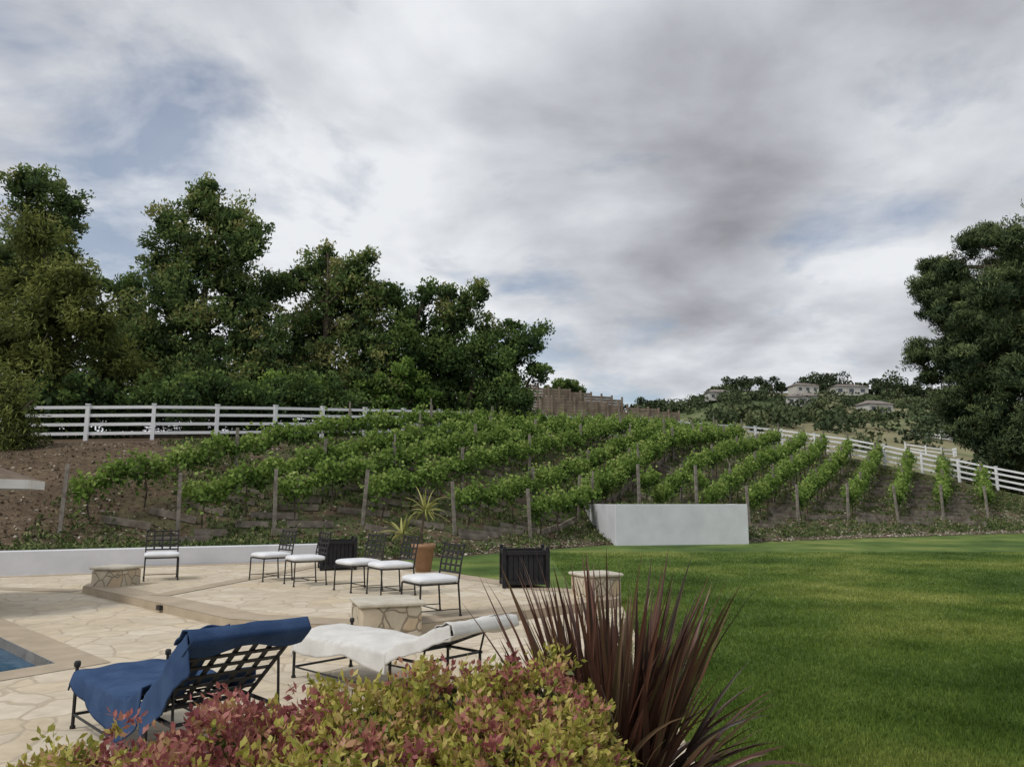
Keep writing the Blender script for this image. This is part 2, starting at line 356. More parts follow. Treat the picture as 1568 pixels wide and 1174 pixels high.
def house(x,y,w,d,h,rot):
    z=float(HH(np.array(x),np.array(y)))-.3; e=empty('hillside_house',(x,y,z)); e.rotation_euler=(0,0,rot)
    m=MB(); m.box((0,0,h/2),(w,d,h)); m.obj('walls',[M['housewall']],e)
    m=MB(); a=w/2+.5;b2=d/2+.5
    m.add([(-a,-b2,h),(a,-b2,h),(a,b2,h),(-a,b2,h),(-a*.5,0,h+1.2),(a*.5,0,h+1.2)],[(0,1,5,4),(2,3,4,5),(1,2,5),(3,0,4),(3,2,1,0)]); m.obj('roof',[M['roof']],e)
    m=MB()
    for i in range(3): m.box((-w/2+w*(i+.5)/3,-d/2-.02,h*.55),(w*.13,.06,h*.36))
    m.obj('windows',[M['glass']],e)
for a in [(124,284,13,7,3.4,.1),(89,236,9,5,3.2,-.3),(72,268,8,5,3,.1),(108,284,9,6,3.2,.2),(60,208,7,5,3,0),(100,212,8,5,3,.3)]: house(*a)

def fence(name,pts,hf,rails,ph,pw,rh,step=2.44,parent=None):
    P=[np.array(p,float) for p in pts]; seg=[np.linalg.norm(P[i+1]-P[i]) for i in range(len(P)-1)]; T=sum(seg); n=int(T/step)
    Q=[]
    cum=np.concatenate([[0],np.cumsum(seg)])
    for i in range(n+1):
        t=min(i*step,T-1e-6); k=int(np.searchsorted(cum,t,side='right')-1); q=P[k]+(P[k+1]-P[k])*((t-cum[k])/seg[k]); Q.append((q[0],q[1],float(hf(np.array(q[0]),np.array(q[1])))))
    m=MB()
    for i,q in enumerate(Q):
        a=Q[min(i+1,len(Q)-1)];b=Q[max(i-1,0)]; ang=math.atan2(a[1]-b[1],a[0]-b[0])
        m.box((q[0],q[1],q[2]+ph/2-.1),(pw,pw,ph+.2),Rz(ang)); 
        m.box((q[0],q[1],q[2]+ph+.02),(pw+.04,pw+.04,.04),Rz(ang))
    for i in range(len(Q)-1):
        a=Vector(Q[i]);b=Vector(Q[i+1]); d=b-a; L=d.length; R=d.to_track_quat('X','Z').to_matrix()
        for rz in rails: m.box((a+b)/2+Vector((0,0,rz)),(L-pw*.9,.045,rh),R)
    return m.obj(name,[M['white']],parent)
FP=list(zip(FX,FY))[2:13]
fence('white_rail_fence',FP,H,[.28,.64,1.0,1.32],1.42,.14,.12)
fence('distant_white_fence',[(66,130),(70,128),(74,130),(78,136)],HH,[.5,1.1],1.4,.2,.2,3)
fence('distant_white_fence',[(83,160),(90,158),(92,166)],HH,[.5,1.1],1.4,.22,.22,2.5)

e=empty('timber_retaining_wall')
def slatwall(x0,x1,y0,y1,z0,zt0,zt1,nm):
    m=MB(); n=int((x1-x0)/1.2); L=math.hypot(x1-x0,y1-y0); ang=math.atan2(y1-y0,x1-x0)
    for i in range(n+1):
        t=i/n; zt=zt0+(zt1-zt0)*t; m.box((x0+(x1-x0)*t,y0+(y1-y0)*t-.12,(z0+zt)/2+.1),(.16,.2,zt-z0+.3),Rz(ang))
    z=z0; 
    while z<max(zt0,zt1):
        for i in range(n):
            t=(i+.5)/n; zt=zt0+(zt1-zt0)*t
            if z<zt: m.box((x0+(x1-x0)*t,y0+(y1-y0)*t,z),(L/n*.99,.1,.26),Rz(ang))
        z+=.3
    m.obj(nm,[M['brownwood']],e)
slatwall(1.6,12.6,84,88,4,14.4,13.2,'main_wall'); slatwall(13.2,19.5,88,90,4,12.4,11.9,'lower_wall'); slatwall(3.0,11.5,81,83,4,12.6,12.0,'front_wall')
slatwall(12.4,17.5,85,86,4,11.4,11.0,'end_wall')

# ------------------------------------------------------------ patio
LOW=[(-26,-3),(1.15,-3),(1.15,5),(1.75,12.6),(1.75,13.6),(.75,14.3),(-2.3,18.6),(-4.7,20.9),(-11.42,17.7),(-26,10.77)]
TER=[(-7.8,14.45),(-3.7,10.5),(-1.5,9.75),(1.7,12.65),(1.7,13.55),(.7,14.25),(-2.3,18.5),(-4.75,20.8),(-9.2,18.68)]
def ngon(name,outer,z,mat,hole=None,thick=0,parent=None,tmat=None):
    polys=[[Vector((p[0],p[1],z)) for p in outer]]
    if hole: polys.append([Vector((p[0],p[1],z)) for p in hole])
    tris=tessellate_polygon(polys); vs=[v for pl in polys for v in pl]
    fs=[]
    for t in tris:
        a,b,c=[vs[i] for i in t]
        fs.append(t if (b-a).cross(c-a).z>0 else t[::-1])
    m=MB(); m.add(vs,fs,0)
    if thick:
        for pl in polys:
            k=len(pl)
            for i in range(k):
                a,b=pl[i],pl[(i+1)%k]; m.add([a,b,b-Vector((0,0,thick)),a-Vector((0,0,thick))],[(0,1,2,3)],1 if tmat else 0)
    return m.obj(name,[mat]+([tmat] if tmat else []),parent)
pe=empty('flagstone_patio')
ngon('lower_paving',LOW,.02,M['flag'],hole=POOL,thick=.12,parent=pe)
def ribbon(pts,w,z,closed=False,side=1):
    P=[Vector((p[0],p[1])) for p in pts]; n=len(P); O=[]
    for i in range(n):
        if closed or 0<i<n-1:
            a=(P[i]-P[i-1]).normalized(); b=(P[(i+1)%n]-P[i]).normalized()
        elif i==0: a=b=(P[1]-P[0]).normalized()
        else: a=b=(P[-1]-P[-2]).normalized()
        na=Vector((-a.y,a.x));nb=Vector((-b.y,b.x)); m_=(na+nb).normalized(); O.append(P[i]+m_*(w/max(.4,m_.dot(na)))*side)
    vs=[(p.x,p.y,z) for p in P]+[(p.x,p.y,z) for p in O]; fs=[]
    for i in range(n if closed else n-1):
        j=(i+1)%n; f=(i,j,n+j,n+i); fs.append(f if side>0 else f[::-1])
    return vs,fs
te=empty('raised_terrace')
ngon('terrace_paving',TER,.14,M['flag'],thick=.12,parent=te,tmat=M['conc'])
m=MB(); m.add(*ribbon(TER,.5,.145,True,1))
m.add(*ribbon([(-5.6,13.0),(-4.3,19.9)],.36,.149))
m.obj('terrace_border',[M['conc']],te)
m=MB(); m.box((-5.3,12.0,.09),(.12,.05,.07),Rz(-.76)); m.obj('step_light',[M['iron']],te)
pl=empty('swimming_pool')
m=MB(); m.add(*ribbon(POOL,.42,.025,True,-1)); 
m.obj('coping',[M['conc']],pl)
m=MB()
for i in range(4):
    a=POOL[i];b=POOL[(i+1)%4]; m.add([(a[0],a[1],.0249),(b[0],b[1],.0249),(b[0],b[1],-1.4),(a[0],a[1],-1.4)],[(0,1,2,3)])
m.add([(p[0],p[1],-1.4) for p in POOL],[(0,1,2,3)]); m.obj('tiled_shell',[M['tile']],pl)
m=MB(); m.add([(p[0],p[1],-.09) for p in POOL],[(3,2,1,0)]); m.obj('water',[M['water']],pl)
m=MB(); m.add(*ribbon([(-14,16.0),(-8.1,14.6)],.4,.026)); m.add(*ribbon([(-20,13.2),(-10,17.9),(-9.3,18.3)],.25,.0245)); m.obj('paving_band',[M['conc']],pe)

def wallseg(m,a,b,th,z0,zt,cap=True):
    a=Vector(a);b=Vector(b);d=b-a;ang=math.atan2(d.y,d.x);c=(a+b)/2+Vector((-math.sin(ang),math.cos(ang)))*th/2
    m.box((c.x,c.y,(z0+zt)/2),(d.length,th,zt-z0),Rz(ang),bev=.015)
m=MB(); wallseg(m,(-26,10.74),(-4.75,20.84),.3,-.1,.56); m.obj('low_stucco_wall',[M['stucco']])
m=MB()
wallseg(m,(3.95,30.0),(9.35,31.1),.3,-.3,1.55)
def ret(a,b,th):
    a=Vector(a);b=Vector(b);d=(b-a);ang=math.atan2(d.y,d.x);c=(a+b)/2
    m.box((c.x,c.y,.6),(d.length,th,1.89),Rz(ang),bev=.015)
ret((4.05,30.25),(3.3,34.8),.28); ret((9.2,31.3),(9.7,35),.28)
m.obj('white_retaining_wall',[M['stucco']])

def pier(x,y,z,rot,w=.82,d=.82,h=.36):
    e=empty('stone_pier',(x,y,z)); e.rotation_euler=(0,0,rot)
    m=MB(); m.box((0,0,h/2-.05),(w,d,h+.1),bev=.03); m.obj('stone_body',[M['pier']],e)
    m=MB(); m.box((0,0,h+.025),(w+.06,d+.06,.05),bev=.015); m.obj('cap',[M['cap']],e)
pier(-7.3,14.65,.0,-.25,.60,.60,.44); pier(-1.60,10.15,.03,.35,.76,.76,.36); pier(1.38,13.1,.1,.4,.62,.62,.36)

# ------------------------------------------------------------ iron chairs
cm=None
def chair(x,y,z,rot):
    global cm
    if cm is None:
        m=MB(); r=.012
        for sx in(-1,1):
            m.tube((sx*.27,.26,0),(sx*.265,.25,.45),r); m.tube((sx*.27,-.28,0),(sx*.265,-.25,.45),r)
            m.path([(sx*.265,-.25,.45),(sx*.265,-.28,.70),(sx*.26,-.33,.97)],r,r)
            m.tube((sx*.27,.255,.10),(sx*.27,-.27,.10),.008); m.tube((sx*.265,.25,.45),(sx*.265,-.25,.45),r)
            m.cushion((sx*.26,-.33,.985),(.04,.04,.04),0,8,5,1)
            for sy in(.26,-.28): m.tube((sx*.27,sy,0),(sx*.27,sy,.02),.02)
        for yy_,zz_ in((.25,.45),(-.25,.45)): m.tube((-.265,yy_,zz_),(.265,yy_,zz_),r)
        m.tube((-.27,-.005,.10),(.27,-.005,.10),.008)
        for i in range(5): m.box((0,-.2+.1*i,.45),(.52,.02,.006))
        def bp(t): return (-.265-.067*t, .595+.375*t)
        n=4
        for i in range(n+1):
            yy0,z0=bp(i/n); m.box((0,yy0,z0),(.53,.012,.030))
        for i in range(1,n):
            xx=-.265+.53*i/n; y0,z0=bp(0);y1,z1=bp(1); 
            d=Vector((0,y1-y0,z1-z0)); R=d.to_track_quat('Z','Y').to_matrix(); m.box((xx,(y0+y1)/2,(z0+z1)/2),(.030,.009,d.length),R)
        m.cushion((0,.0,.505),(.58,.56,.12),1,28,10,.28)
        o=m.obj('iron_chair',[M['iron'],M['cushion']],None,False); cm=o.data
    else: o=link(bpy.data.objects.new('iron_chair',cm))
    o.location=(x,y,z); o.rotation_euler=(0,0,math.radians(rot)); o.scale=(1.12,1.12,.95); return o
for a in [(-6.95,15.7,.146,205),(-4.75,15.6,.146,132),(-3.85,14.75,.146,122),(-2.68,13.8,.146,130),(-2.02,13.2,.146,122),(-1.12,10.85,.146,122)]: chair(*a)

def planter(x,y,z,rot,w=.78,h=.66):
    e=empty('black_planter_box',(x,y,z)); e.rotation_euler=(0,0,rot); m=MB()
    for sx in(-1,1):
        for sy in(-1,1):
            m.box((sx*w/2,sy*w/2,h/2),(.07,.07,h),bev=.006); m.cushion((sx*w/2,sy*w/2,h+.03),(.07,.07,.07),0,10,6,1)
    for i in range(4):
        R=Rz(i*math.pi/2)
        for zz_ in(.09,h-.05): m.box(R@Vector((0,-w/2,zz_)),(w-.075,.045,.07),R)
        for j in range(7):
            m.box(R@Vector((-w/2+.07+ (w-.14)*(j+.5)/7,-w/2+.012,h/2+.02)),((w-.14)/7-.012,.02,h-.21),R)
    m.box((0,0,h*.45),(w-.06,w-.06,h*.7)); m.obj('slatted_box',[M['blackwood']],e)
    m=MB(); m.box((0,0,h*.86),(w-.08,w-.08,.05)); m.obj('soil',[M['bed']],e)
planter(.22,14.55,.146,.08); planter(-4.0,18.1,.146,.3,.74,.66)

def blades(name,base,nb,L0,L1,w,th0,th1,droop,mat,parent,spread=.05,seg=8,v0=.5,vs=.3,zup=0):
    Vs=[];Fs=[];vv=[];o=0
    for i in range(nb):
        q=(i+.5)/nb; phi=rng.uniform(0,2*math.pi); th=th0+(th1-th0)*q**.8+rng.normal(0,.06); L=rng.uniform(L0,L1); kk=rng.uniform(*droop)
        rr_=spread*math.sqrt(rng.random()); pos=np.array([base[0]+rr_*math.cos(phi+rng.normal(0,.6)),base[1]+rr_*math.sin(phi+rng.normal(0,.6)),base[2]+rng.uniform(-zup,zup)])
        tw=rng.uniform(-1,1); lat=rng.normal(0,.12)
        col=np.clip(v0+rng.normal(0,vs),0,1); W=w*rng.uniform(.6,1.15)
        for s_ in range(seg+1):
            t=s_/seg; a=max(0,th)+kk*t**2.2; ph=phi+lat*t
            d=np.array([math.sin(a)*math.cos(ph),math.sin(a)*math.sin(ph),math.cos(a)])
            if s_>0: pos=pos+d*L/seg
            side=np.array([-math.sin(ph),math.cos(ph),0]); nrm=np.cross(d,side); sd=side*math.cos(tw*t+.3*tw)+nrm*math.sin(tw*t+.3*tw)
            up=np.cross(sd,d); wt=W*(.55+.45*min(1,t*4))*(1-t**3.0)*(1-.25*t)+.0008
            Vs+= [pos-sd*wt/2, pos-up*wt*.18, pos+sd*wt/2]
            if s_<seg:
                b=o+s_*3
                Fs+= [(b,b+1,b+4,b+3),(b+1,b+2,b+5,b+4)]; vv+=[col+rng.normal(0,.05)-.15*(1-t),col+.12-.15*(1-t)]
        o+=(seg+1)*3
    return np_mesh(name,np.array(Vs),np.array(Fs),mat,v=np.array(vv),parent=parent)
e=empty('terracotta_planter',(0,0,0))
m=MB(); n=20; prof=[(.0,.0),(.17,.0),(.24,.42),(.27,.42),(.27,.50),(.24,.50),(.23,.44),(.0,.44)]
vs=[];fs=[]
for r_,z_ in prof:
    for i in range(n): t=2*math.pi*i/n; vs.append((-1.95+r_*math.cos(t),17.4+r_*math.sin(t),.146+z_*1.2))
for j in range(len(prof)-1):
    for i in range(n): fs.append((j*n+i,j*n+(i+1)%n,(j+1)*n+(i+1)%n,(j+1)*n+i))
m.add(vs,fs); m.obj('pot',[M['terra']],e,True)
e=empty('yucca_plant',(0,0,0)); m=MB()
m.path([(-1.98,17.5,.6),(-2.02,17.5,1.0),(-1.95,17.5,1.45)],.035,.025); m.path([(-2.0,17.5,.7),(-2.25,17.45,.85),(-2.4,17.45,.95)],.03,.02); m.obj('stems',[M['bark']],e)
blades('upper_rosette',(-1.93,17.5,1.45),34,.45,.75,.055,.1,1.9,(.3,1.4),M['lf_yucca'],e,.03,6,.65,.25)
blades('lower_rosette',(-2.42,17.45,.95),28,.4,.65,.055,.1,1.8,(.3,1.4),M['lf_yucca'],e,.03,6,.65,.25)

# ------------------------------------------------------------ chaise longues
def chaise(name,x,y,rot,alpha,towel,blue):
    e=empty(name,(x,y,.02)); e.rotation_euler=(0,0,rot); W=.66; hx=1.42; Lb=.80; z0=.37
    ca,sa=math.cos(alpha),math.sin(alpha); m=MB()
    for yy_ in(0,W):
        m.tube((0,yy_,0),(0,yy_,.44),.014); m.cushion((0,yy_,.455),(.05,.05,.05),0,8,6,1)
        m.tube((hx,yy_,0),(hx,yy_,z0),.013); m.tube((0,yy_,z0),(hx+.42,yy_,z0),.014); m.tube((hx+.40,yy_,0),(hx+.40,yy_,z0),.013)
        m.tube((0,yy_,.10),(hx+.4,yy_,.10),.009)
        m.tube((hx,yy_,z0+.01),(hx+Lb*ca,yy_,z0+.01+Lb*sa),.014)
        m.tube((hx+Lb*ca*.6,yy_,z0+Lb*sa*.6),(hx+.40,yy_,z0),.009)
        for lx in(0,hx,hx+.4): m.tube((lx,yy_,0),(lx,yy_,.02),.022)
    for lx,lz in((0,z0),(0,.10),(hx,z0),(hx+.4,z0),(hx+.4,.1)): m.tube((lx,0,lz),(lx,W,lz),.011)
    for i in range(13): m.box((.06+i*.11,W/2,z0),(.035,W,.006))
    for i in range(5): m.box((hx/2,W*(i+1)/6,z0+.007),(hx,.03,.006))
    R=Matrix.Rotation(-alpha,3,'Y'); nn=7
    for i in range(nn+1):
        t=Lb*i/nn; m.box((hx+t*ca,W/2,z0+.01+t*sa),(.034,W,.008),R)
    for i in range(1,6):
        t=Lb/2; m.box((hx+t*ca-.009*sa,W*i/6,z0+.01+t*sa+.009*ca),(Lb,.034,.008),R)
    m.obj('iron_frame',[M['iron']],e)
    def cloth(nm,fn,nu,nv,th=.008):
        V=np.array([fn(i/(nu-1),j/(nv-1)) for i in range(nu) for j in range(nv)]); idx=np.arange(nu*nv).reshape(nu,nv)
        F=np.stack([idx[:-1,:-1],idx[1:,:-1],idx[1:,1:],idx[:-1,1:]],-1).reshape(-1,4)
        o=np_mesh(nm,V,F,towel,parent=e,smooth=True); md=o.modifiers.new('s','SOLIDIFY'); md.thickness=th; md.offset=1
    def wr(u,v,a=.008):
        return a*(math.sin(u*9+v*5+math.sin(v*7)*1.2)+.5*math.sin(v*19-u*8+2*math.sin(u*6))+.3*math.sin(u*37+v*17))
    def seat(u,v):
        X=.03+u*(hx-.04); hl=(.06+.20*math.sin(math.pi*min(1,u*.62+.0))+.02*math.sin(u*11)) if blue else .14+.04*math.sin(u*8); hr=.08
        s=-hl+v*(hl+W+hr)
        puff=(.012 if blue else .035)*math.sin(math.pi*min(max(s/W,0),1))
        zb=z0+.040+puff+wr(u,v,.006)
        if blue: zb+=.12*max(0,(u-.72)/.28)**2
        if s<0: Y=-.030-.03*abs(math.sin(u*9+1))*(-s/hl); Zz=zb+s
        elif s>W: Y=W+.03+.015*math.sin(u*15); Zz=zb-(s-W)
        else: Y=s;Zz=zb
        if u<.02: Zz-=.06
        return (X,Y,Zz)
    cloth('seat_towel',seat,70,50)
    def back(u,v,v0,v1,hang):
        t=u*(Lb+.02); s=v0-hang+v*(v1-v0+hang); off=.055+wr(u*1.3,v*1.1+2,.008)
        X=hx+t*ca-off*sa; Zz=z0+.01+t*sa+off*ca; Y=s
        if s<0:
            fo=.03*abs(math.sin(u*6+.6)); Zz+=s*ca*1.0; X+=-s*sa*.5; Y=-.03-fo*(-s/max(hang,.01))
        return (X,Y,Zz)
    def top(u,v):
        s=-.045+v*(W+.09); k=u*2-1
        Lh=.17+.03*math.sin(v*9)
        if k<0: t=Lb+.02+k*Lh; off=.065+wr(v,u,.006)
        else: t=Lb+.035-k*(Lh*.75); off=-.035-.010*math.sin(v*9)
        if abs(k)<.15: t=Lb+.045; off=.05*(-k/.15)
        return (hx+t*ca-off*sa,s,z0+.01+t*sa+off*ca)
    if blue:
        cloth('back_towel',lambda u,v:back(u,v,0,.22,.27),50,30); cloth('top_towel',top,28,50)
    else:
        cloth('back_towel',lambda u,v:back(u,v,0,W,.12),50,50); cloth('top_towel',top,28,50)
    return e
chaise('blue_towel_lounge_chair',-3.23,6.0,math.radians(-45.6),math.radians(38),M['btowel'],True)
chaise('white_towel_lounge_chair',-2.07,7.66,math.radians(-42),math.radians(20),M['wtowel'],False)

e=empty('patio_umbrella',(-9.45,12.1,0)); m=MB(); nS=8; R_=1.95
vs=[(0,0,2.65)]; 
for i in range(nS): t=2*math.pi*i/nS; vs.append((R_*math.cos(t),R_*math.sin(t),2.0))
for i in range(nS): t=2*math.pi*i/nS; vs.append((R_*1.0*math.cos(t),R_*1.0*math.sin(t),1.86))
fs=[(i+1,i+1+nS,(i+1)%nS+1+nS,(i+1)%nS+1) for i in range(nS)]
m.add(vs,fs); m.add(vs[:9],[(0,i+1,(i+1)%nS+1) for i in range(nS)],1); m.obj('canopy',[M['canvas'],M['canvasb']],e)
m=MB(); m.tube((0,0,.02),(0,0,2.75),.025)
for i in range(nS): t=2*math.pi*i/nS; m.tube((0,0,2.6),(R_*.98*math.cos(t),R_*.98*math.sin(t),1.98),.01)
m.tube((0,0,.02),(0,0,.1),.3,.28,16); m.obj('pole_and_ribs',[M['post']],e)

# ------------------------------------------------------------ vineyard
ROWS=[(-12.0,21.3),(-9.3,22.3),(-7.1,24.0),(-4.7,25.8),(-1.9,27.2),(.75,29.0),(5.45,33.0),(8.1,34.0),(10.85,35.8),(13.7,37.4),(16.7,38.8),(19.8,40.3),(23.0,41.8),(26.2,43.2)]
DIR=np.array([.5,.866])
ROWS.insert(6,(3.0,33.6))
for ri,(x0,y0) in enumerate(ROWS):
    L=0
    while L<34:
        xx_,yy_=x0+DIR[0]*L,y0+DIR[1]*L
        if yy_>np.interp(xx_,FX,FY)-1.3: break
        L+=.5
    if L<3: L=3
    e=empty('grapevine_row'); per=360; n=int(L*per)
    t=rng.random(n)*L; ph=rng.uniform(0,6,3)
    plant=.5+.5*np.sin(t*2*math.pi/1.6+ph[0]); lump=np.sin(t*2.3+ph[1])*.11+np.sin(t*5.1+ph[2])*.09
    hh=rng.beta(2.0,1.6,n); top=1.42+lump+plant*.10; bot=.84+.14*np.sin(t*3.1+ph[1])+.08*np.sin(t*7.3+ph[2]); sh=rng.random(n)<.05
    z=bot+(top-bot)*hh; z[sh]=top[sh]+rng.random(sh.sum())*.35*np.abs(np.sin(t[sh]*9+ph[0]))
    hang=rng.random(n)<.05; z[hang]=bot[hang]-rng.random(hang.sum())*.3*np.abs(np.sin(t[hang]*6+ph[1]))
    wd=.08+.10*np.sin(math.pi*np.clip(hh,0,1)); s=rng.normal(0,1,n)*wd*(1+.35*np.sin(t*4+ph[0])); s[sh]*=.5
    px=x0+DIR[0]*t+DIR[1]*s; py=y0+DIR[1]*t-DIR[0]*s; g=H(px,py)
    C=np.stack([px,py,g+z],1); D=unit(rng.normal(size=(n,3))+np.array([0,-.2,-.2]))
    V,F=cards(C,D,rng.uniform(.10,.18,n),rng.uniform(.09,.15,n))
    v=.08+.72*(hh)+rng.normal(0,.14,n)+.12*np.sin(t*1.9+ph[0])-s*.25; v[sh]+=.2  # foliage shading put into leaf colour: darker low in the row
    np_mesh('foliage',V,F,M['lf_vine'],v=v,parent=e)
    m=MB()
    for q in np.arange(.6,L,1.6):
        bx,by=x0+DIR[0]*q,y0+DIR[1]*q; gz=float(H(bx,by)); j=rng.normal(0,.06,4)
        m.path([(bx,by,gz-.05),(bx+j[0],by+j[1],gz+.45),(bx+j[2],by+j[3],gz+.95)],.032,.018,5,0)
        for sgn in(-1,1): m.tube((bx+j[2],by+j[3],gz+.93),(bx+sgn*DIR[0]*.7,by+sgn*DIR[1]*.7,float(H(bx+sgn*DIR[0]*.7,by+sgn*DIR[1]*.7))+1.0),.015,.01,5,0)
    for q in list(np.arange(0,L,5.5))+[L]:
        bx,by=x0+DIR[0]*q,y0+DIR[1]*q; gz=float(H(bx,by)); hp=1.7
        m.box((bx-(.0 if q else .12),by-(.0 if q else .15),gz+hp/2),(.10,.10,hp+.2),Matrix.Rotation(rng.normal(0,.03)+(0 if q else -.06),3,'X')@Matrix.Rotation(rng.normal(0,.03),3,'Y')@Rz(.4),1)
        if rng.random()<.35 and q>0: m.box((bx,by,gz+1.0),(.06,.06,2.2),None,1)
    for wz in(.55,1.0,1.45):
        pts=[]
        for q in np.arange(0,L+.01,L/8): bx,by=x0+DIR[0]*q,y0+DIR[1]*q; pts.append((bx,by,float(H(bx,by))+wz))
        m.path(pts,.006,.006,3,0)
    m.obj('trunks_posts_wires',[M['bark'],M['post']],e)
m=MB()
for i in range(len(ROWS)-1):
    a=np.array(ROWS[i]);b=np.array(ROWS[i+1])
    for q in np.arange(-.9,14,.95):
        if rng.random()<.15: continue
        p=a+DIR*(q+rng.normal(0,.15)); r=b+DIR*(q-.9+rng.normal(0,.15)); f0=rng.uniform(.02,.3); f1=rng.uniform(.55,.95)
        u=p+(r-p)*f0; w=p+(r-p)*f1
        if w[1]>np.interp(w[0],FX,FY)-2 : continue
        if (w[0]>2.8 and u[0]<10 and w[1]<35.5): continue
        A=Vector((u[0],u[1],float(H(*u))+.11));B=Vector((w[0],w[1],float(H(*w))+.11)); d=B-A; m.box((A+B)/2,(d.length,.10,.20),d.to_track_quat('X','Z').to_matrix())
m.obj('timber_terrace_edging',[M['timber']])
def slope_pts(n,x0,x1,s0,s1,pw=1.6):
    x=rng.uniform(x0,x1,n); s=s0+(s1-s0)*rng.random(n)**pw; yt=np.interp(x,TX,TY);yf=np.interp(x,FX,FY); y=yt+.2+s*(yf-yt); return x,y
x,y=slope_pts(13000,-13,34,0.02,.9,1.2)
k=(np.sin(x*1.1+y*.7)+np.sin(x*.5-y*1.2)+rng.normal(0,.8,len(x)))>-.3; x=x[k];y=y[k]
C=np.stack([x,y,H(x,y)+.06],1)
V,F,v=clump_leaves(C,rng.uniform(.08,.28,len(x)),9,.14,.05,.45,v0=rng.uniform(.1,.8,len(x)),outward=np.tile([0,0,1.],(len(x),1)))
np_mesh('slope_weeds',V,F,M['lf_weed'],v=v)
x,y=slope_pts(42000,-30,36,0.0,.8,2.0); n=len(x)
C=np.stack([x,y,H(x,y)+.025],1); D=unit(rng.normal(size=(n,3))*[1,1,.25]); V,F=cards(C,D,rng.uniform(.05,.16,n),rng.uniform(.03,.09,n))
np_mesh('leaf_litter',V,F,M['lf_litter'],v=rng.random(n)**1.5+np.clip((x-9)/30,0,.3))

# ------------------------------------------------------------ trees
def tree(name,bx,by,blobs,mat,leaf=(.24,.11),dens=1.0,per=58,flat=.75,trunk=.3,up=.5,vb=.45,depth=1.0,core=True,rc=(.3,.62),clip=1.15):
    g=float(H(bx,by,False)) if by<74 else float(HH(np.array(bx),np.array(by)))
    e=empty(name,(0,0,0)); parts=[]; m=MB()
    topb=max(blobs,key=lambda b:b[1])
    mid=[Vector((bx+topb[0]*t*t+math.sin(t*5+bx)*.25,by+math.cos(t*4)*.15,g-.3+(topb[1]-g)*t)) for t in np.linspace(0,1,8)]
    m.path(mid,trunk,trunk*.15,9)
    for b_ in blobs:
        dx,z,r=b_[:3]; dy=b_[3] if len(b_)>3 else rng.uniform(-1,1)*depth
        c=np.array([bx+dx,by+dy,z]); 
        k=min(range(len(mid)),key=lambda i:abs(mid[i].z-(z-r*1.2))); st=mid[k]; en=Vector(c)
        mp=(st+en)/2+Vector((0,0,-.15)); m.path([st,mp,en,en+Vector((rng.normal(0,.3),rng.normal(0,.3),r*.6))],trunk*.32,.03,6)
        nc=max(6,int(16*r*r*dens)); d=unit(rng.normal(size=(nc,3))); rad=r*rng.uniform(.45,1.12,nc)**1.0
        cc=c+d*rad[:,None]*np.array([1,1,.98]); 
        for q in range(min(nc,int(4+r*3))): m.tube(en,Vector(cc[q]),.03,.01,4)
        R_=rng.uniform(rc[0],rc[1],nc)*min(1.15,.6+r*.3)
        out=unit(d+np.array([0,0,up]))
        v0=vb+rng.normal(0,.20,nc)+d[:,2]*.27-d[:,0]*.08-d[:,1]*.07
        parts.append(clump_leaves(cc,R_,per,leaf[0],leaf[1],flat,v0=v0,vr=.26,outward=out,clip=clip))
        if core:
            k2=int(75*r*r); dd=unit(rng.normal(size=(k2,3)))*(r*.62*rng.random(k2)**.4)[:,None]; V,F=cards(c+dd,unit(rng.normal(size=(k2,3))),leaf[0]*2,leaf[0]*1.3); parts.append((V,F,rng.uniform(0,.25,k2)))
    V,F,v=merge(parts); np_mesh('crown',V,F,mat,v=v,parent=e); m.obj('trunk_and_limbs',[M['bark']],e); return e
tree('eucalyptus_tree',-16.2,40,[(-.5,17.3,1.2),(.1,18.2,.6),(.9,16.5,1.4),(-1.9,16,1.4),(-.2,14.6,1.9),(2.2,14.9,1.3),(2.6,15.9,.6),(-2.7,14.2,1.1),(-1.5,12.4,1.9),(1.5,12.4,2.1),(3.3,13.1,1.1),(-.5,9.8,2.4),(2.6,9.8,2.2),(-2.9,9.8,1.9),(.5,7.5,2.3),(-2.4,7.3,2.0),(3,7.3,2.0)],M['lf_euc'],vb=.5,trunk=.34,up=.9)
tree('eucalyptus_tree',-9.9,42,[(-1.1,14.8,1.15),(-.7,15.7,.5),(1.3,14.1,1.2),(1.9,15,.5),(-2.2,13.9,1.1),(0,13.1,1.9),(2.1,12.8,1.2),(-1.4,11,2.0),(1.4,10.7,2.0),(-.3,8,2.3),(2.2,8,1.9),(-2.4,8.6,1.9)],M['lf_euc'],vb=.58,trunk=.3,up=.9)
tree('oak_tree',-5.8,43,[(-.9,13.1,.9),(.9,13.3,.8),(0,11.9,1.5),(-.9,10,1.8),(1.3,9.6,1.8),(.2,7.7,1.9),(-2,7.5,1.7)],M['lf_dark'],vb=.46,trunk=.28,leaf=(.21,.13))
tree('eucalyptus_tree',-3.2,44,[(-.4,13.5,.8),(1.4,13.4,.75),(.4,13.0,.8),(0,12,1.4),(1.7,11.2,1.2),(-1.1,10.5,1.6)],M['lf_euc'],vb=.5,trunk=.26)
tree('oak_tree',-2.4,43,[(0,9.6,1.8),(1.4,9.0,1.6),(-1.2,8.4,1.7),(.4,7.4,1.8),(2,7.2,1.5)],M['lf_dark'],vb=.45,trunk=.26,leaf=(.21,.13))
tree('oak_tree',.4,45,[(-.2,11.9,.7),(1.15,11.8,.65),(.6,10.8,1.0),(-.6,10.3,1.2),(.9,9.2,.9),(-.8,8.5,1.3),(-1.7,7.6,1.2),(.0,7.4,1.1)],M['lf_dark'],vb=.48,trunk=.22,leaf=(.2,.12))
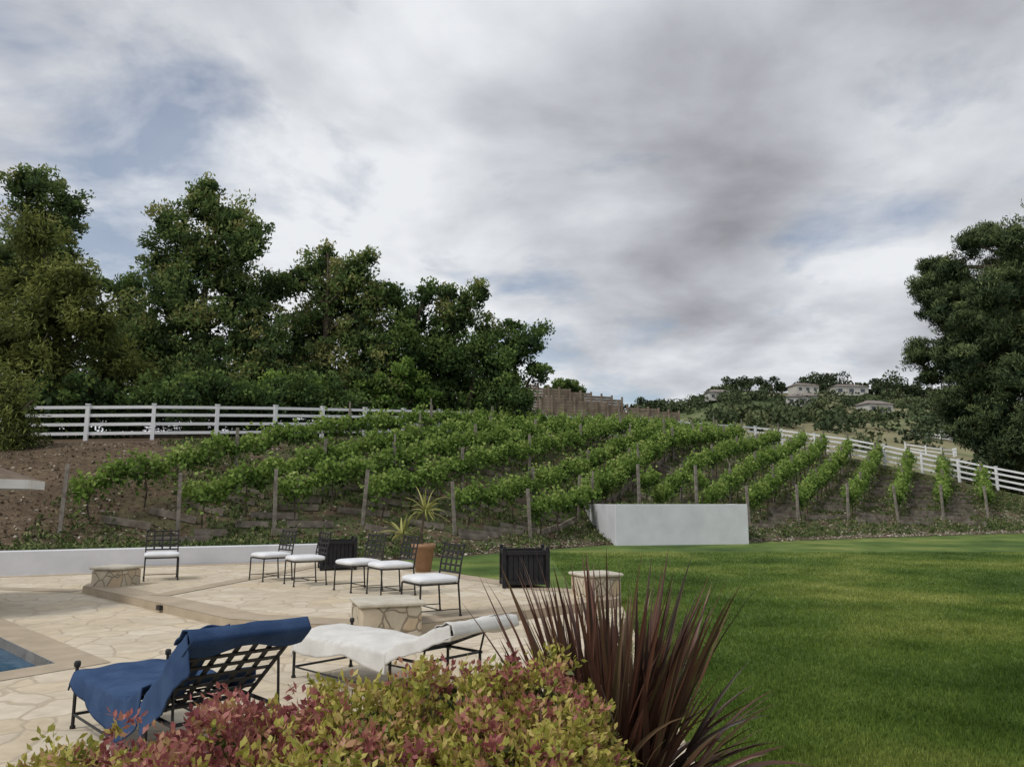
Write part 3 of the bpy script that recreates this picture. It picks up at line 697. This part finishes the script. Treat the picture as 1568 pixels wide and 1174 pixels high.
tree('slender_tree',-22.5,44,[(-.8,14.2,.75),(.8,13.9,.9),(-.2,12.5,1.2),(.9,11.7,1.0),(-2,14.5,.6),(-1,10,1.9),(1.2,9.4,1.6)],M['lf_dark'],vb=.5,trunk=.2)
tree('pepper_tree',-20.3,34,[(-.9,13.4,1.2),(-1.8,11.7,1.6),(.9,11.2,1.3),(0,9.6,2.1),(2,9.4,1.25),(2.3,7.6,1.4),(-.9,7.1,2.2),(-2.6,8.4,1.9),(1.5,6.3,1.3)],M['lf_olive'],leaf=(.26,.07),per=70,up=-.6,flat=1.1,vb=.5,trunk=.3)
tree('eucalyptus_tree',-24.3,38,[(-.5,17.6,1.4),(1,17,1.05),(1.5,15.8,.75),(-.3,15.7,1.7),(-.3,13.3,1.9),(1.1,13.9,1.2),(-1.8,12,2)],M['lf_euc'],vb=.5,trunk=.3)
tree('willow_shrub',-17.4,26.5,[(-.2,5.0,1.05),(.55,3.7,.75),(-.9,3.6,1.1),(.2,2.9,.8),(-1.4,5.6,1.2),(.5,4.6,.7)],M['lf_olive'],leaf=(.22,.05),per=80,up=-.8,flat=1.2,vb=.42,trunk=.1,depth=.3)
sb=[]
for i in range(26):
    xx_=-21.5+i*.8; sb.append((xx_+20.5,5.0+rng.uniform(0,1.2)+ (i/30)*1.2,rng.uniform(1.0,1.6),(np.interp(xx_,FX,FY)+2.6+rng.uniform(0,1.5))-38))
tree('shrub_border',-20.5,38,sb,M['lf_dark'],vb=.42,trunk=.05,leaf=(.21,.13),core=True)
tree('bright_shrub',-6.6,40.5,[(0,7.6,.9,0),(1.0,8.2,.9,0),(-.8,7.0,.9,0),(.3,6.4,1.0,-.3),(1.9,7.3,.8,0),(-3.2,7.2,.8,-1.5),(-5.2,7.1,.9,-3)],M['lf_brt'],vb=.5,trunk=.08,leaf=(.2,.13))
tree('dome_tree',6.8,97,[(-1.2,15.0,1.4,0),(0,15.6,1.6,0),(1.3,15.0,1.3,0)],M['lf_dark'],leaf=(.4,.25),per=50,trunk=.25,vb=.45)
pb=[]
for (dx,z,r) in [(-4.8,18.8,1.4),(-3.2,19.7,1.5),(-1.0,20.6,1.7),(1.2,21.8,2),(-5.2,16.8,1.7),(-3.2,17.2,2.1),(-.3,17.8,2.3),(2,18,2.2),(-5.5,14.9,1.3),(-5.2,13.0,1.8),(-3.1,14.3,2.2),(-3.1,12.5,2.2),(0,14.2,2.4),(2.6,14,2.2),(-5.9,11.6,1.3),(-4.9,10.1,1.9),(-2.2,10.4,2.4),(.6,10.5,2.3),(-4.3,7.8,1.9),(-1.8,7.6,2.2),(1.0,7,2.2),(-3.0,5.4,2.0),(-.2,4.8,2.0),(2.4,5,2),(-1.4,3.0,1.8),(1,3,1.8),(3.4,10,2.2),(-1.5,12,2.2),(-2,15.5,2)]:
    for q in range(3):
        pb.append((dx+rng.normal(0,r*.4),z+(q-1)*r*.55+rng.normal(0,.15),r*.66,rng.uniform(-3.0,3.0)))
tree('pine_tree',37.6,56,pb,M['lf_pine'],leaf=(.36,.07),per=85,dens=1.5,flat=.55,trunk=.34,up=1.3,vb=.47,rc=(.4,.75))
tree('roadside_shrub',33.5,46,[(-.4,2.6,.9,0),(.6,2.4,1.0,0),(1.8,2.6,1.1,0)],M['lf_dark'],vb=.5,trunk=.06,leaf=(.18,.1),depth=.3)

# ------------------------------------------------------------ planting bed, nandina hedge, flax
BED=[(-4.2,-1),(1.0,-1),(1.12,4.0),(1.05,4.75),(.2,4.95),(-.9,4.4),(-2.6,3.6),(-4.2,2.9)]
ngon('planting_bed',BED,.075,M['bed'],thick=.07)
EL=[(-2.45,2.5,.24,.5,.42,.32),(-1.95,2.75,.29,.45,.4,.36),(-1.45,2.95,.39,.45,.42,.40),(-1.0,3.1,.46,.45,.42,.42),(-.6,3.3,.50,.42,.42,.42),(-.22,3.5,.53,.40,.40,.42),(.08,3.6,.56,.32,.34,.40),
    (-1.7,2.35,.34,.5,.4,.36),(-1.1,2.5,.42,.5,.42,.40),(-.55,2.75,.46,.45,.42,.40),(-.05,3.0,.47,.36,.40,.39),(.16,3.25,.46,.27,.34,.38),(-.3,2.4,.40,.42,.35,.36)]
e=empty('nandina_hedge'); nS=8200
w=np.array([a[3]*a[4] for a in EL]); w/=w.sum(); ei=rng.choice(len(EL),nS,p=w); E=np.array(EL)[ei]
d=unit(rng.normal(size=(nS,3))); d[:,2]=np.abs(d[:,2])*.9-.12; d=unit(d); rad=rng.uniform(.78,1.05,nS)+np.where(rng.random(nS)<.06,rng.uniform(0,.24,nS),0)
lump=1+.09*np.sin(d[:,0]*9+ei)+.08*np.sin(d[:,1]*11+ei*2)
S=E[:,:3]+d*E[:,3:6]*(rad*lump)[:,None]
colz=np.sin(S[:,0]*5.2+1.5)+np.sin(S[:,1]*7.5+S[:,0]*3)+rng.normal(0,.8,nS)-np.clip(S[:,0]+.9,-.6,1)*.5+.25
sv=np.where(colz>.0,rng.normal(.76,.10,nS),rng.normal(.42,.08,nS)); sv=np.where((S[:,0]>-.3)&(rng.random(nS)<.6),rng.normal(.42,.08,nS),sv)
per=13; si=np.repeat(np.arange(nS),per); n=len(si); ax=unit(d[si]+np.array([0,0,.7])+rng.normal(0,.1,(n,3)))
D=unit(ax+rng.normal(0,.85,(n,3))); C=S[si]+D*.024+rng.normal(0,.017,(n,3))
V,F=cards(C,D,rng.uniform(.028,.046,n),rng.uniform(.015,.023,n)); v=sv[si]+rng.normal(0,.07,n)
parts=[(V,F,v)]
k2=24000; ei=rng.choice(len(EL),k2,p=w); E=np.array(EL)[ei]; dd=unit(rng.normal(size=(k2,3)))*(rng.random(k2)**.4*.82)[:,None]
V,F=cards(E[:,:3]+dd*E[:,3:6],unit(rng.normal(size=(k2,3))),.05,.028); parts.append((V,F,rng.uniform(0,.2,k2)))
V,F,v=merge(parts); np_mesh('foliage',V,F,M['lf_hedge'],v=v,parent=e)
m=MB()
for a in EL:
    for q in range(14):
        dx,dy=rng.normal(0,.35,2); m.path([(a[0]+dx*.2,a[1]+dy*.2,.05),(a[0]+dx*.6,a[1]+dy*.6,.35),(a[0]+dx*a[3]*1.2,a[1]+dy*a[4]*1.2,a[2]+a[5]*.75)],.006,.003,4)
m.obj('stems',[M['bark']],e)
e=empty('flax_plant')
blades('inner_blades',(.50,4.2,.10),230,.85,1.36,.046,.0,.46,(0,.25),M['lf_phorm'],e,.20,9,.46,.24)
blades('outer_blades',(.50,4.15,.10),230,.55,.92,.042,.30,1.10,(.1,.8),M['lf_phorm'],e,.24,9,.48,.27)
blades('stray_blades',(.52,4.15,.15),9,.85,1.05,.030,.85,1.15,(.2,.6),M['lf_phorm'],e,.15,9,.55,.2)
n=160; C=np.stack([rng.normal(.42,.12,n),rng.normal(3.45,.14,n),rng.uniform(.15,.52,n)],1)
V,F,v=clump_leaves(C,np.full(n,.05),9,.032,.016,1,v0=rng.uniform(.3,.9,n)); np_mesh('variegated_shrub',V,F,M['lf_grey'],v=v)

# ------------------------------------------------------------ sky, sun
sun_el=math.radians(50); sun_az=math.radians(-125)
Wd=bpy.data.worlds.new("World"); scene.world=Wd; Wd.use_nodes=True; nt=Wd.node_tree; nt.nodes.clear(); L=nt.links
out=N(nt,'ShaderNodeOutputWorld'); sky=N(nt,'ShaderNodeTexSky',sky_type='NISHITA'); sky.sun_disc=False; sky.sun_elevation=sun_el; sky.sun_rotation=sun_az
bg1=N(nt,'ShaderNodeBackground'); L.new(sky.outputs[0],bg1.inputs[0]); bg1.inputs[1].default_value=.105
tc=N(nt,'ShaderNodeTexCoord'); g=tc.outputs['Generated']
sep=N(nt,'ShaderNodeSeparateXYZ'); L.new(g,sep.inputs[0])
def mth(op,a,b=None,c=None):
    n=N(nt,'ShaderNodeMath',operation=op)
    for i,v in enumerate((a,b,c)):
        if v is None: continue
        if hasattr(v,'links'): L.new(v,n.inputs[i])
        else: n.inputs[i].default_value=v
    return n.outputs[0]
den=mth('ADD',mth('MAXIMUM',sep.outputs[2],0),.20)
cb=N(nt,'ShaderNodeCombineXYZ'); L.new(mth('DIVIDE',sep.outputs[0],den),cb.inputs[0]); L.new(mth('DIVIDE',sep.outputs[1],den),cb.inputs[1])
P_=cb.outputs[0]
n1=noise(nt,P_,1.7,9,.52,.2); n2=noise(nt,P_,.6,5,.5,.1); n3=noise(nt,P_,1.9,8,.55,.3)
def lobe(v,a,b):
    vv=Vector(v).normalized(); d=N(nt,'ShaderNodeVectorMath',operation='DOT_PRODUCT'); L.new(g,d.inputs[0]); d.inputs[1].default_value=vv
    mr=N(nt,'ShaderNodeMapRange',interpolation_type='SMOOTHSTEP'); L.new(d.outputs['Value'],mr.inputs[0]); mr.inputs[1].default_value=a; mr.inputs[2].default_value=b; return mr.outputs[0]
dark=lobe((.16,.955,.38),.955,.998); dark3=lobe((.42,.93,.36),.95,.998); brt=lobe((-.18,.955,.33),.975,.998); brt2=lobe((-.05,.95,.62),.90,.99)
hz=N(nt,'ShaderNodeMapRange'); L.new(sep.outputs[2],hz.inputs[0]); hz.inputs[1].default_value=.36; hz.inputs[2].default_value=.14; hz.inputs[3].default_value=0; hz.inputs[4].default_value=.12
br=mth('MULTIPLY_ADD',n1.outputs['Fac'],1.55,mth('MULTIPLY_ADD',n2.outputs['Fac'],.5,-.20))
br=mth('ADD',br,hz.outputs[0])
br=mth('SUBTRACT',br,mth('MULTIPLY',dark,.22)); br=mth('SUBTRACT',br,mth('MULTIPLY',dark3,.13)); br=mth('ADD',br,mth('MULTIPLY',brt,.14)); br=mth('ADD',br,mth('MULTIPLY',brt2,.08))
cr=ramp(nt,[(.34,(.29,.298,.327)),(.58,(.45,.465,.50)),(.80,(.63,.65,.69)),(1.0,(.83,.85,.88))]); L.new(br,cr.inputs[0])
bg2=N(nt,'ShaderNodeBackground'); L.new(cr.outputs[0],bg2.inputs[0]); bg2.inputs[1].default_value=1.0
bl=lobe((-.68,.93,.48),.94,.995); bl2=lobe((-.2,.96,.35),.985,.999); bl3=lobe((.06,.985,.19),.985,.998)
hm=mth('ADD',n3.outputs['Fac'],mth('MULTIPLY',bl,.13)); hm=mth('ADD',hm,mth('MULTIPLY',bl2,.05)); hm=mth('ADD',hm,mth('MULTIPLY',bl3,.12))
hr=ramp(nt,[(.57,0),(.72,.7)]); L.new(hm,hr.inputs[0])
mx=N(nt,'ShaderNodeMixShader'); L.new(hr.outputs[0],mx.inputs[0]); L.new(bg2.outputs[0],mx.inputs[1]); L.new(bg1.outputs[0],mx.inputs[2]); L.new(mx.outputs[0],out.inputs[0])

sl=bpy.data.lights.new('sun','SUN'); sl.energy=1.9; sl.angle=math.radians(14); sl.color=(1,.96,.90)
so=bpy.data.objects.new('sun',sl); COL.objects.link(so)
dv=Vector((math.sin(sun_az)*math.cos(sun_el),math.cos(sun_az)*math.cos(sun_el),math.sin(sun_el)))
so.rotation_euler=dv.to_track_quat('Z','Y').to_euler()

cam=bpy.data.cameras.new('camera'); co=bpy.data.objects.new('camera',cam); COL.objects.link(co)
co.location=(0,0,1.67); co.rotation_euler=(math.radians(90+8.64),0,0); cam.sensor_width=36; cam.lens=27.2; cam.clip_end=5000; cam.clip_start=.05
scene.camera=co
scene.view_settings.view_transform='Standard'; scene.view_settings.look='None'; scene.view_settings.exposure=0
